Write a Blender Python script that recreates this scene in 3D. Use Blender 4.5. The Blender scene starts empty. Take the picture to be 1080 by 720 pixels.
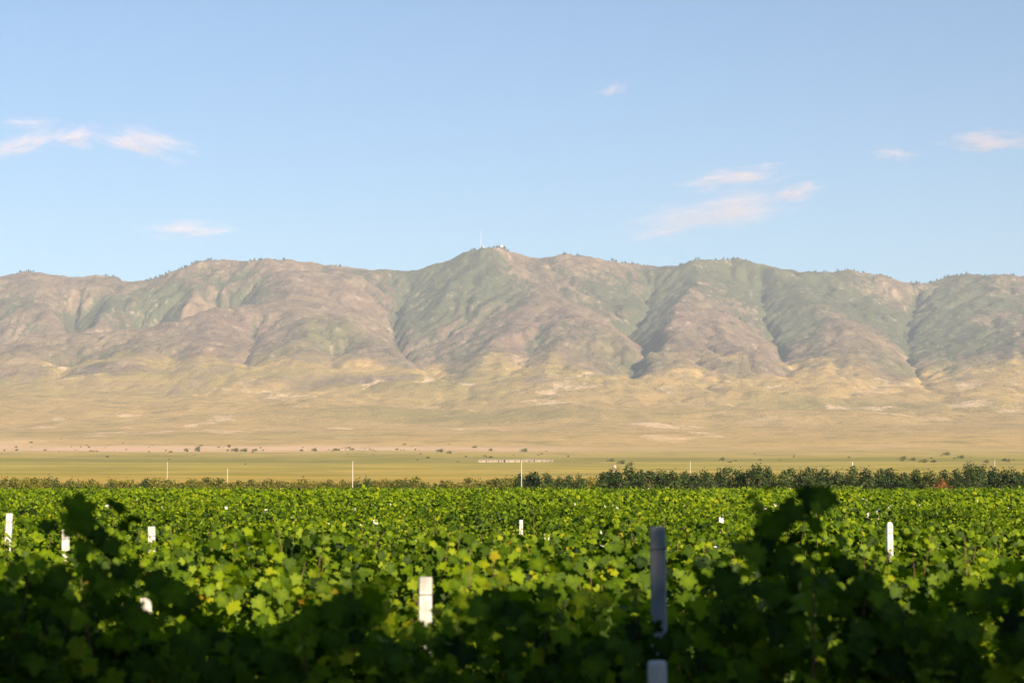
import bpy, math, random
import numpy as np
from mathutils import Vector, Quaternion, Matrix

R = math.radians
SC = bpy.context.scene
COL = SC.collection
random.seed(7)
RNG = np.random.default_rng(7)

# ---------------------------------------------------------------- camera, sky, sun
F = 2100.0                 # focal length in photograph pixels (1080 wide)
HOR = 509.0                # photograph row of the true horizon
CAM_H = 2.4
PITCH = math.atan((HOR - 360.0) / F)
cam = bpy.data.cameras.new("camera")
camo = bpy.data.objects.new("camera", cam)
COL.objects.link(camo)
cam.sensor_width = 36.0
cam.lens = 36.0 * F / 1080.0
cam.clip_start = 0.1
cam.clip_end = 60000
camo.location = (0, 0, CAM_H)
camo.rotation_euler = (R(90) + PITCH, 0, 0)
cam.dof.use_dof = True
cam.dof.focus_distance = 70.0
cam.dof.aperture_fstop = 4.5
SC.camera = camo

SUN_EL = R(21)
SUN_AZ = R(32)             # to the right of straight behind the camera
TO_SUN = Vector((math.sin(SUN_AZ) * math.cos(SUN_EL), -math.cos(SUN_AZ) * math.cos(SUN_EL), math.sin(SUN_EL)))
world = bpy.data.worlds.new("World")
SC.world = world
world.use_nodes = True
wn = world.node_tree
bg = wn.nodes["Background"]
sky = wn.nodes.new("ShaderNodeTexSky")
sky.sky_type = 'NISHITA'
sky.sun_disc = False
sky.sun_elevation = SUN_EL
sky.sun_rotation = math.atan2(TO_SUN.x, TO_SUN.y)
sky.air_density = 1.0
sky.dust_density = 0.0
sky.ozone_density = 4.2
wn.links.new(sky.outputs[0], bg.inputs[0])
bg.inputs[1].default_value = 0.060
sun = bpy.data.lights.new("sun", 'SUN')
suno = bpy.data.objects.new("sun", sun)
COL.objects.link(suno)
sun.energy = 5.0
sun.angle = R(0.5)
sun.color = (1.0, 0.83, 0.62)
suno.rotation_euler = (-TO_SUN).to_track_quat('-Z', 'Y').to_euler()
suno.location = (30, -40, 40)
SC.view_settings.view_transform = 'Standard'
SC.view_settings.look = 'None'
SC.view_settings.gamma = 1
SC.view_settings.exposure = 1.2
SC.view_settings.use_curve_mapping = False
SC.cycles.use_denoising = True
SC.cycles.denoising_prefilter = 'NONE'
SC.cycles.max_bounces = 6
SC.cycles.transparent_max_bounces = 8
SC.cycles.volume_bounces = 0

def px(x, y, D):
    """World point at depth D (metres along +Y) seen at photograph pixel (x, y)."""
    c, s = math.cos(PITCH), math.sin(PITCH)
    dx, dy = (x - 540.0) / F, (360.0 - y) / F
    fy, fz = c - dy * s, s + dy * c
    k = D / fy
    return Vector((dx * k, D, CAM_H + fz * k))

# ---------------------------------------------------------------- small helpers
def props(o, label=None, cat=None, group=None, kind=None):
    if label: o["label"] = label
    if cat: o["category"] = cat
    if group: o["group"] = group
    if kind: o["kind"] = kind
    return o

def empty(name, loc, rz=0.0):
    o = bpy.data.objects.new(name, None)
    o.empty_display_size = 0.2
    o.location = loc
    o.rotation_euler = (0, 0, rz)
    COL.objects.link(o)
    return o

def link(name, me, parent=None, loc=(0, 0, 0)):
    o = bpy.data.objects.new(name, me)
    COL.objects.link(o)
    o.location = loc
    if parent: o.parent = parent
    return o

def copy_tree(o, parent=None):
    c = o.copy()
    COL.objects.link(c)
    if parent: c.parent = parent
    for ch in list(o.children):
        copy_tree(ch, c)
    return c

def np_mesh(name, verts, faces, mats, attrs=None, smooth=False, mat_idx=None):
    """faces: int array (n, k) with k corners each."""
    me = bpy.data.meshes.new(name)
    verts = np.asarray(verts, np.float32)
    faces = np.asarray(faces, np.int32)
    n, k = faces.shape
    me.vertices.add(len(verts)); me.vertices.foreach_set("co", verts.ravel())
    me.loops.add(n * k); me.loops.foreach_set("vertex_index", faces.ravel())
    me.polygons.add(n)
    me.polygons.foreach_set("loop_start", np.arange(0, n * k, k, dtype=np.int32))
    if mat_idx is not None: me.polygons.foreach_set("material_index", np.asarray(mat_idx, np.int32))
    me.polygons.foreach_set("use_smooth", np.full(n, smooth))
    for key, val in (attrs or {}).items():
        a = me.attributes.new(key, 'FLOAT', 'POINT')
        a.data.foreach_set("value", np.asarray(val, np.float32))
    me.update(calc_edges=True)
    for m in mats: me.materials.append(m)
    return me

class MB:
    def __init__(s): s.v, s.f, s.n = [], [], 0
    def add(s, v, f):
        o = len(s.v); s.v += [tuple(p) for p in v]; s.f += [tuple(i + o for i in q) for q in f]
    def box(s, c, d, top=1.0):
        x, y, z = c; a, b, h = d[0] / 2, d[1] / 2, d[2] / 2
        s.add([(x - a, y - b, z - h), (x + a, y - b, z - h), (x + a, y + b, z - h), (x - a, y + b, z - h),
               (x - a * top, y - b * top, z + h), (x + a * top, y - b * top, z + h), (x + a * top, y + b * top, z + h), (x - a * top, y + b * top, z + h)],
              [(3, 2, 1, 0), (4, 5, 6, 7), (0, 1, 5, 4), (1, 2, 6, 5), (2, 3, 7, 6), (3, 0, 4, 7)])
    def tube(s, pts, rad, seg=6, cap=True):
        pts = [Vector(p) for p in pts]
        if not hasattr(rad, '__len__'): rad = [rad] * len(pts)
        vs, fs = [], []
        for i, p in enumerate(pts):
            t = (pts[min(i + 1, len(pts) - 1)] - pts[max(i - 1, 0)]).normalized()
            a = t.orthogonal().normalized() if abs(t.z) > 0.95 else t.cross(Vector((0, 0, 1))).normalized()
            b = t.cross(a)
            for k in range(seg):
                w = 2 * math.pi * k / seg
                vs.append(p + (a * math.cos(w) + b * math.sin(w)) * rad[i])
        for i in range(len(pts) - 1):
            for k in range(seg):
                k2 = (k + 1) % seg
                fs.append((i * seg + k, i * seg + k2, (i + 1) * seg + k2, (i + 1) * seg + k))
        if cap:
            fs.append(tuple(range(seg))[::-1]); fs.append(tuple((len(pts) - 1) * seg + k for k in range(seg)))
        s.add(vs, fs)
    def mesh(s, name, mats, smooth=False):
        me = bpy.data.meshes.new(name)
        me.from_pydata(s.v, [], s.f)
        me.update()
        for p in me.polygons: p.use_smooth = smooth
        for m in mats: me.materials.append(m)
        return me

# numpy gradient noise
_P = np.random.default_rng(3).integers(0, 4096, 8192)
_G = np.random.default_rng(4).normal(size=(4096, 2)); _G /= np.linalg.norm(_G, axis=1)[:, None]
def perlin(x, y, seed=0):
    xi, yi = np.floor(x).astype(np.int64), np.floor(y).astype(np.int64)
    xf, yf = x - xi, y - yi
    def g(ix, iy, fx, fy):
        h = _P[(_P[(ix + seed * 131) & 4095] + iy) & 8191 % 8192] & 4095
        return _G[h, 0] * fx + _G[h, 1] * fy
    u, v = xf**3 * (xf * (xf * 6 - 15) + 10), yf**3 * (yf * (yf * 6 - 15) + 10)
    a = g(xi, yi, xf, yf); b = g(xi + 1, yi, xf - 1, yf)
    c = g(xi, yi + 1, xf, yf - 1); d = g(xi + 1, yi + 1, xf - 1, yf - 1)
    return (a + (b - a) * u) * (1 - v) + (c + (d - c) * u) * v
def fbm(x, y, oct=4, seed=0, gain=0.5):
    t, a = 0.0, 1.0
    for o in range(oct):
        t = t + a * perlin(x * 2**o, y * 2**o, seed + o); a *= gain
    return t

# ---------------------------------------------------------------- materials
def mat(name):
    m = bpy.data.materials.new(name); m.use_nodes = True
    return m, m.node_tree.nodes, m.node_tree.links, m.node_tree.nodes["Principled BSDF"]

def ramp(nodes, stops, interp='LINEAR'):
    r = nodes.new("ShaderNodeValToRGB"); cr = r.color_ramp; cr.interpolation = interp
    while len(cr.elements) < len(stops): cr.elements.new(0.5)
    for e, (p, c) in zip(cr.elements, stops):
        e.position = p; e.color = (*c, 1) if len(c) == 3 else c
    return r

def noise(nodes, links, vec, scale, detail=4, rough=0.55, mscale=None):
    if mscale is not None:
        mp = nodes.new("ShaderNodeMapping"); mp.inputs["Scale"].default_value = mscale
        links.new(vec, mp.inputs[0]); vec = mp.outputs[0]
    n = nodes.new("ShaderNodeTexNoise"); n.inputs["Scale"].default_value = scale
    n.inputs["Detail"].default_value = detail; n.inputs["Roughness"].default_value = rough
    links.new(vec, n.inputs["Vector"])
    return n.outputs["Fac"]

def mixc(nodes, links, fac, a, b, mode='MIX'):
    m = nodes.new("ShaderNodeMix"); m.data_type = 'RGBA'; m.blend_type = mode
    for sock, v in ((m.inputs[0], fac), (m.inputs[6], a), (m.inputs[7], b)):
        if isinstance(v, (int, float)): sock.default_value = v
        elif isinstance(v, tuple): sock.default_value = (*v, 1) if len(v) == 3 else v
        else: links.new(v, sock)
    return m.outputs[2]

def math_(nodes, links, op, a, b=None, clamp=False):
    m = nodes.new("ShaderNodeMath"); m.operation = op; m.use_clamp = clamp
    for sock, v in ((m.inputs[0], a), (m.inputs[1], b)):
        if v is None: continue
        if isinstance(v, (int, float)): sock.default_value = v
        else: links.new(v, sock)
    return m.outputs[0]

def smooth_step(nodes, links, v, a, b):
    m = nodes.new("ShaderNodeMapRange"); m.interpolation_type = 'SMOOTHSTEP'
    m.inputs[1].default_value = a; m.inputs[2].default_value = b
    links.new(v, m.inputs[0])
    return m.outputs[0]

def leaf_material(name, stops, translucent=0.42, rough=0.55, spec=0.12, rnd=0.25):
    m, N, L, P = mat(name)
    at = N.new("ShaderNodeAttribute"); at.attribute_name = "tone"
    oi = N.new("ShaderNodeObjectInfo")
    t = math_(N, L, 'ADD', at.outputs["Fac"], math_(N, L, 'MULTIPLY', math_(N, L, 'SUBTRACT', oi.outputs["Random"], 0.5), rnd))
    geo = N.new("ShaderNodeNewGeometry")
    nz = noise(N, L, geo.outputs["Position"], 22, 4, 0.65)
    t = math_(N, L, 'ADD', t, math_(N, L, 'MULTIPLY', math_(N, L, 'SUBTRACT', nz, 0.5), 0.45))
    r = ramp(N, stops); L.new(t, r.inputs[0])
    L.new(r.outputs[0], P.inputs["Base Color"])
    P.inputs["Roughness"].default_value = rough
    P.inputs["Specular IOR Level"].default_value = spec
    tr = N.new("ShaderNodeBsdfTranslucent")
    L.new(mixc(N, L, 0.5, r.outputs[0], (0.55, 0.8, 0.05), 'OVERLAY'), tr.inputs[0])
    mx = N.new("ShaderNodeMixShader"); mx.inputs[0].default_value = translucent
    L.new(P.outputs[0], mx.inputs[1]); L.new(tr.outputs[0], mx.inputs[2])
    L.new(mx.outputs[0], N["Material Output"].inputs[0])
    return m

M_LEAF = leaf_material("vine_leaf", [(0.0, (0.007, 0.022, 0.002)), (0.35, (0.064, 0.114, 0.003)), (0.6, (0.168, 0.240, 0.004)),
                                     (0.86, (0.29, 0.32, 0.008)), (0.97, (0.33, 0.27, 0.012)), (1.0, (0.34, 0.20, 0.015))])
M_TREE = leaf_material("tree_leaf", [(0.0, (0.012, 0.028, 0.008)), (0.5, (0.030, 0.055, 0.010)), (1.0, (0.075, 0.105, 0.016))], 0.2, 0.6, 0.2)
M_SCRUB = leaf_material("scrub_leaf", [(0.0, (0.045, 0.055, 0.010)), (0.5, (0.11, 0.11, 0.015)), (1.0, (0.21, 0.18, 0.03))], 0.2, 0.7, 0.15)
M_RUST = leaf_material("rusty_leaf", [(0.0, (0.09, 0.035, 0.010)), (0.5, (0.20, 0.075, 0.02)), (1.0, (0.26, 0.13, 0.03))], 0.2, 0.7, 0.15)

def bark_material(name, a, b):
    m, N, L, P = mat(name)
    tc = N.new("ShaderNodeTexCoord")
    n = noise(N, L, tc.outputs["Object"], 14, 5, 0.6, (1, 1, 0.25))
    r = ramp(N, [(0.3, a), (0.7, b)]); L.new(n, r.inputs[0]); L.new(r.outputs[0], P.inputs["Base Color"])
    P.inputs["Roughness"].default_value = 0.9
    bp = N.new("ShaderNodeBump"); bp.inputs["Strength"].default_value = 0.6; bp.inputs["Distance"].default_value = 0.01
    L.new(n, bp.inputs["Height"]); L.new(bp.outputs[0], P.inputs["Normal"])
    return m
M_BARK = bark_material("vine_bark", (0.05, 0.032, 0.02), (0.15, 0.10, 0.065))
M_SHOOT = bark_material("vine_shoot", (0.10, 0.09, 0.03), (0.22, 0.12, 0.06))

def concrete_material(name, base, dirt):
    m, N, L, P = mat(name)
    tc = N.new("ShaderNodeTexCoord")
    n1 = noise(N, L, tc.outputs["Object"], 9, 6, 0.65)
    n2 = noise(N, L, tc.outputs["Object"], 3, 3, 0.5, (6, 6, 0.6))
    r = ramp(N, [(0.35, dirt), (0.6, base)]); L.new(math_(N, L, 'ADD', math_(N, L, 'MULTIPLY', n1, 0.55), math_(N, L, 'MULTIPLY', n2, 0.5)), r.inputs[0])
    L.new(r.outputs[0], P.inputs["Base Color"]); P.inputs["Roughness"].default_value = 0.85
    bp = N.new("ShaderNodeBump"); bp.inputs["Strength"].default_value = 0.35; bp.inputs["Distance"].default_value = 0.004
    L.new(n1, bp.inputs["Height"]); L.new(bp.outputs[0], P.inputs["Normal"])
    return m
M_POST = concrete_material("white_concrete", (0.62, 0.59, 0.54), (0.30, 0.27, 0.22))
M_SHADEPOST = concrete_material("shade_grey_concrete", (0.30, 0.29, 0.275), (0.19, 0.18, 0.17))  # shade on the tall post, put into a darker concrete colour
M_WHITE = concrete_material("white_wash", (0.80, 0.78, 0.74), (0.62, 0.57, 0.50))
M_POLE = concrete_material("pale_pole", (0.44, 0.39, 0.31), (0.32, 0.28, 0.22))
M_ADOBE = concrete_material("pale_adobe", (0.40, 0.31, 0.22), (0.26, 0.20, 0.14))
M_ROOF = concrete_material("roof_sheet", (0.34, 0.22, 0.18), (0.22, 0.14, 0.11))
M_DARK = concrete_material("dark_opening", (0.05, 0.045, 0.04), (0.03, 0.03, 0.03))

def soil_material():
    m, N, L, P = mat("soil")
    g = N.new("ShaderNodeNewGeometry"); pos = g.outputs["Position"]
    n = noise(N, L, pos, 0.8, 8, 0.65)
    n2 = noise(N, L, pos, 9, 4, 0.6)
    r = ramp(N, [(0.3, (0.075, 0.052, 0.032)), (0.55, (0.13, 0.095, 0.06)), (0.75, (0.10, 0.10, 0.04))])
    L.new(n, r.inputs[0]); L.new(r.outputs[0], P.inputs["Base Color"]); P.inputs["Roughness"].default_value = 0.95
    bp = N.new("ShaderNodeBump"); bp.inputs["Strength"].default_value = 0.8; bp.inputs["Distance"].default_value = 0.04
    L.new(n2, bp.inputs["Height"]); L.new(bp.outputs[0], P.inputs["Normal"])
    return m

def land_material():
    """Grass plain, gravel wash, alluvial fan and mountain, driven by place, slope and vegetation."""
    m, N, L, P = mat("land")
    g = N.new("ShaderNodeNewGeometry"); pos = g.outputs["Position"]
    sep = N.new("ShaderNodeSeparateXYZ"); L.new(pos, sep.inputs[0])
    Y = sep.outputs[1]
    rel = N.new("ShaderNodeAttribute"); rel.attribute_name = "mount"     # 0 on the plain, 1 on the mountain
    veg = N.new("ShaderNodeAttribute"); veg.attribute_name = "shrub"     # shrub cover on the mountain, with some slope shade painted in
    red = N.new("ShaderNodeAttribute"); red.attribute_name = "rock"      # bare reddish rock
    # fields on the plain: strips of grass, long in x
    wav = noise(N, L, pos, 0.0065, 5, 0.62)
    yy = math_(N, L, 'ADD', Y, math_(N, L, 'MULTIPLY', math_(N, L, 'SUBTRACT', wav, 0.5), 620))
    strip = math_(N, L, 'DIVIDE', yy, 3000)
    r = ramp(N, [(0.10, (0.38, 0.27, 0.045)), (0.17, (0.46, 0.32, 0.06)), (0.22, (0.27, 0.235, 0.025)), (0.27, (0.48, 0.34, 0.07)), (0.31, (0.30, 0.25, 0.025)),
                 (0.37, (0.44, 0.33, 0.06)), (0.43, (0.31, 0.26, 0.03)), (0.475, (0.42, 0.32, 0.06)), (0.505, (0.25, 0.22, 0.022)), (0.56, (0.25, 0.22, 0.025)), (0.60, (0.40, 0.30, 0.06)), (0.66, (0.42, 0.31, 0.085)), (0.74, (0.45, 0.32, 0.095)), (0.85, (0.50, 0.335, 0.11)), (1.0, (0.47, 0.32, 0.115))])
    L.new(strip, r.inputs[0])
    tuft = noise(N, L, pos, 0.03, 7, 0.7, (0.5, 0.4, 1))
    base = mixc(N, L, math_(N, L, 'MULTIPLY', smooth_step(N, L, tuft, 0.46, 0.70), 0.7), r.outputs[0], (0.20, 0.165, 0.05))
    pale = noise(N, L, pos, 0.006, 6, 0.66, (0.5, 0.5, 1))
    base = mixc(N, L, math_(N, L, 'MULTIPLY', smooth_step(N, L, pale, 0.52, 0.72), 0.55), base, (0.55, 0.38, 0.16))
    # olive tint that comes and goes over the fan
    ol = noise(N, L, pos, 0.0022, 5, 0.6, (0.5, 0.6, 1))
    far = smooth_step(N, L, Y, 2300, 3000)
    base = mixc(N, L, math_(N, L, 'MULTIPLY', math_(N, L, 'MULTIPLY', smooth_step(N, L, ol, 0.46, 0.68), 0.75), far), base, (0.27, 0.225, 0.07))
    # bare eroded scars on the fan
    sc1 = noise(N, L, pos, 0.011, 8, 0.74, (0.6, 0.28, 1))
    sc2 = noise(N, L, pos, 0.0011, 2, 0.5)
    scar = math_(N, L, 'MULTIPLY', smooth_step(N, L, sc1, 0.555, 0.61), smooth_step(N, L, sc2, 0.33, 0.52))
    base = mixc(N, L, math_(N, L, 'MULTIPLY', math_(N, L, 'MULTIPLY', scar, far), 0.9), base, (0.70, 0.50, 0.29))
    # the dry gravel wash
    wash = N.new("ShaderNodeAttribute"); wash.attribute_name = "wash"
    wn_ = noise(N, L, pos, 0.02, 5, 0.6, (0.4, 1, 1))
    base = mixc(N, L, math_(N, L, 'MULTIPLY', wash.outputs["Fac"], smooth_step(N, L, wn_, 0.30, 0.55)), base, (0.66, 0.44, 0.25))
    # mountain
    mn = noise(N, L, pos, 0.014, 8, 0.7, (1, 0.4, 0.8))
    grn = N.new("ShaderNodeAttribute"); grn.attribute_name = "green"     # grassy hollows
    rock = ramp(N, [(0.34, (0.125, 0.090, 0.060)), (0.5, (0.205, 0.148, 0.095)), (0.66, (0.32, 0.235, 0.145))])
    L.new(mn, rock.inputs[0])
    redc = mixc(N, L, math_(N, L, 'MULTIPLY', red.outputs["Fac"], 0.75), rock.outputs[0], (0.205, 0.135, 0.102))
    sp = noise(N, L, pos, 0.05, 8, 0.74, (1, 0.42, 0.8))
    cover = math_(N, L, 'ADD', veg.outputs["Fac"], math_(N, L, 'MULTIPLY', math_(N, L, 'SUBTRACT', sp, 0.5), 2.8))
    shr = ramp(N, [(0.3, (0.070, 0.080, 0.045)), (0.7, (0.125, 0.130, 0.065))]); L.new(mn, shr.inputs[0])
    gg = math_(N, L, 'MULTIPLY', grn.outputs["Fac"], smooth_step(N, L, sp, 0.25, 0.55))
    redc = mixc(N, L, math_(N, L, 'MULTIPLY', gg, 0.8), redc, (0.150, 0.150, 0.050))
    mtn = mixc(N, L, smooth_step(N, L, cover, 0.26, 0.66), redc, shr.outputs[0])
    # rocky outcrops
    vo = noise(N, L, pos, 0.034, 8, 0.78, (1, 0.4, 0.8))
    mtn = mixc(N, L, math_(N, L, 'MULTIPLY', smooth_step(N, L, vo, 0.565, 0.64), 0.6), mtn, (0.44, 0.34, 0.23))
    mtn = mixc(N, L, math_(N, L, 'MULTIPLY', smooth_step(N, L, vo, 0.445, 0.375), 0.7), mtn, (0.075, 0.062, 0.04))
    mm = math_(N, L, 'ADD', rel.outputs["Fac"], math_(N, L, 'MULTIPLY', math_(N, L, 'SUBTRACT', mn, 0.5), 1.7))
    base = mixc(N, L, smooth_step(N, L, mm, 0.14, 0.84), base, mtn)
    L.new(base, P.inputs["Base Color"]); P.inputs["Roughness"].default_value = 0.95
    P.inputs["Specular IOR Level"].default_value = 0.1
    bp = N.new("ShaderNodeBump"); bp.inputs["Strength"].default_value = 0.9; bp.inputs["Distance"].default_value = 15.0
    bh = noise(N, L, pos, 0.018, 9, 0.72, (1, 0.45, 0.8))
    L.new(math_(N, L, 'MULTIPLY', bh, smooth_step(N, L, Y, 1500, 4500)), bp.inputs["Height"])
    L.new(bp.outputs[0], P.inputs["Normal"])
    return m
M_LAND = land_material()
M_SOIL = soil_material()

# ---------------------------------------------------------------- terrain
FAN_Y = np.array([-200, 210, 300, 400, 800, 1500, 2500, 3500, 4300, 4800, 5200, 9500], float)
FAN_Z = np.array([0, 0, 1.2, 2.9, 6.6, 17.4, 48.5, 108, 184, 246, 290, 300], float)
def fan(y): return np.interp(y, FAN_Y, FAN_Z)

SKYLINE = [(-200, 297), (-120, 290), (-60, 296), (0, 292), (15, 288), (30, 285), (45, 287), (62, 291), (80, 291), (95, 290), (115, 290), (130, 294), (145, 298), (155, 294),
 (170, 289), (190, 283), (205, 277), (220, 273), (235, 273), (250, 274), (270, 273), (285, 272), (298, 272), (310, 275), (330, 277), (350, 281), (362, 279), (375, 281), (390, 285),
 (405, 283), (425, 285), (440, 285), (455, 281), (470, 274), (485, 268), (500, 262), (515, 261), (530, 262), (540, 266), (555, 270), (575, 273), (590, 269), (607, 267), (620, 271),
 (640, 274), (665, 277), (690, 280), (712, 281), (725, 276), (740, 274), (755, 273), (775, 271), (785, 272), (800, 278), (820, 281), (840, 285), (855, 287), (870, 287), (885, 285),
 (900, 284), (920, 288), (940, 291), (955, 296), (970, 300), (985, 296), (1000, 291), (1015, 288), (1030, 289), (1050, 289), (1080, 291), (1140, 295), (1200, 287), (1280, 292)]
CRESTD = lambda x: 7050 + 130 * math.sin(x * 0.021) + 90 * math.sin(x * 0.057 + 1)
LINES = [
 [(x, y, CRESTD(x)) for x, y in SKYLINE],
 # spurs
 [(540, 266, 7000), (560, 300, 6500), (580, 316, 6200), (600, 323, 6000), (651, 348, 5600), (684, 372, 5200), (700, 395, 4800)],
 [(600, 323, 6000), (592, 350, 5600), (582, 382, 5050), (575, 398, 4700)],
 [(735, 274, 7000), (735, 300, 6600), (711, 317, 6200), (756, 335, 5900), (770, 352, 5600), (795, 372, 5200), (810, 388, 4850)],
 [(711, 317, 6200), (702, 345, 5700), (700, 375, 5200), (705, 396, 4750)],
 [(756, 335, 5900), (748, 360, 5500), (755, 390, 4900)],
 [(840, 285, 7000), (853, 316, 6500), (900, 340, 6000), (929, 367, 5500), (947, 400, 4900)],
 [(853, 316, 6500), (870, 345, 6000), (884, 357, 5650), (909, 378, 5200), (925, 397, 4800)],
 [(884, 357, 5650), (870, 385, 5100), (868, 400, 4750)],
 [(1015, 288, 7100), (1008, 320, 6600), (1040, 343, 6100), (1080, 347, 5850), (1140, 345, 5700), (1220, 350, 5600)],
 [(1080, 347, 5850), (1062, 385, 5050), (1045, 402, 4700)],
 [(500, 262, 7000), (490, 288, 6720), (462, 318, 6350)],
 [(569, 309, 6300), (542, 338, 5850), (512, 368, 5350), (492, 391, 4900)],
 [(298, 272, 7080), (300, 290, 6700), (311, 310, 6300), (355, 328, 6100), (389, 348, 5800), (422, 370, 5400), (445, 395, 4850)],
 [(311, 310, 6300), (273, 321, 6200), (222, 325, 6000), (155, 345, 5700), (107, 352, 5600), (44, 357, 5500), (-20, 360, 5500), (-120, 362, 5500)],
 [(222, 325, 6000), (214, 355, 5500), (205, 390, 4800)],
 [(311, 310, 6300), (322, 345, 5700), (312, 380, 5100), (300, 398, 4700)],
 [(389, 348, 5800), (385, 375, 5250), (395, 396, 4750)],
 [(155, 345, 5700), (152, 372, 5150), (140, 396, 4700)],
 [(107, 352, 5600), (98, 380, 5000), (105, 396, 4700)],
 [(44, 357, 5500), (20, 385, 4900)],
 [(30, 285, 7100), (42, 310, 6700), (60, 335, 6300)],
 [(115, 290, 7100), (112, 315, 6700), (98, 340, 6250)],
 [(220, 273, 7080), (205, 300, 6700), (195, 318, 6400)],
 "valleys",
 [(690, 292, 6900), (680, 320, 6500), (660, 345, 6100), (688, 373, 5650), (668, 393, 5200), (655, 402, 4750)],
 [(800, 300, 6850), (806, 315, 6650), (816, 342, 6200), (826, 372, 5600), (831, 392, 5100), (833, 403, 4700)],
 [(965, 312, 6900), (952, 342, 6300), (962, 373, 5700), (972, 399, 5100), (976, 412, 4650)],
 [(430, 297, 6900), (415, 327, 6500), (420, 357, 6000), (445, 382, 5400), (470, 399, 4900), (478, 406, 4650)],
 [(512, 332, 6200), (482, 362, 5700), (463, 386, 5300)],
 [(270, 342, 5900), (262, 372, 5300), (255, 398, 4750)],
 [(180, 370, 5300), (172, 397, 4750)],
 [(75, 376, 5250), (65, 398, 4750)],
 [(355, 362, 5600), (352, 387, 5050)],
 [(165, 328, 6500), (130, 347, 6150), (80, 354, 5950), (20, 357, 5900), (-60, 360, 5900)],
 [(80, 322, 6700), (85, 340, 6300)],
 [(240, 318, 6550), (215, 328, 6300)],
 [(625, 372, 5350), (622, 396, 4800)],
 [(560, 360, 5600), (545, 394, 4850)],
]

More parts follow.
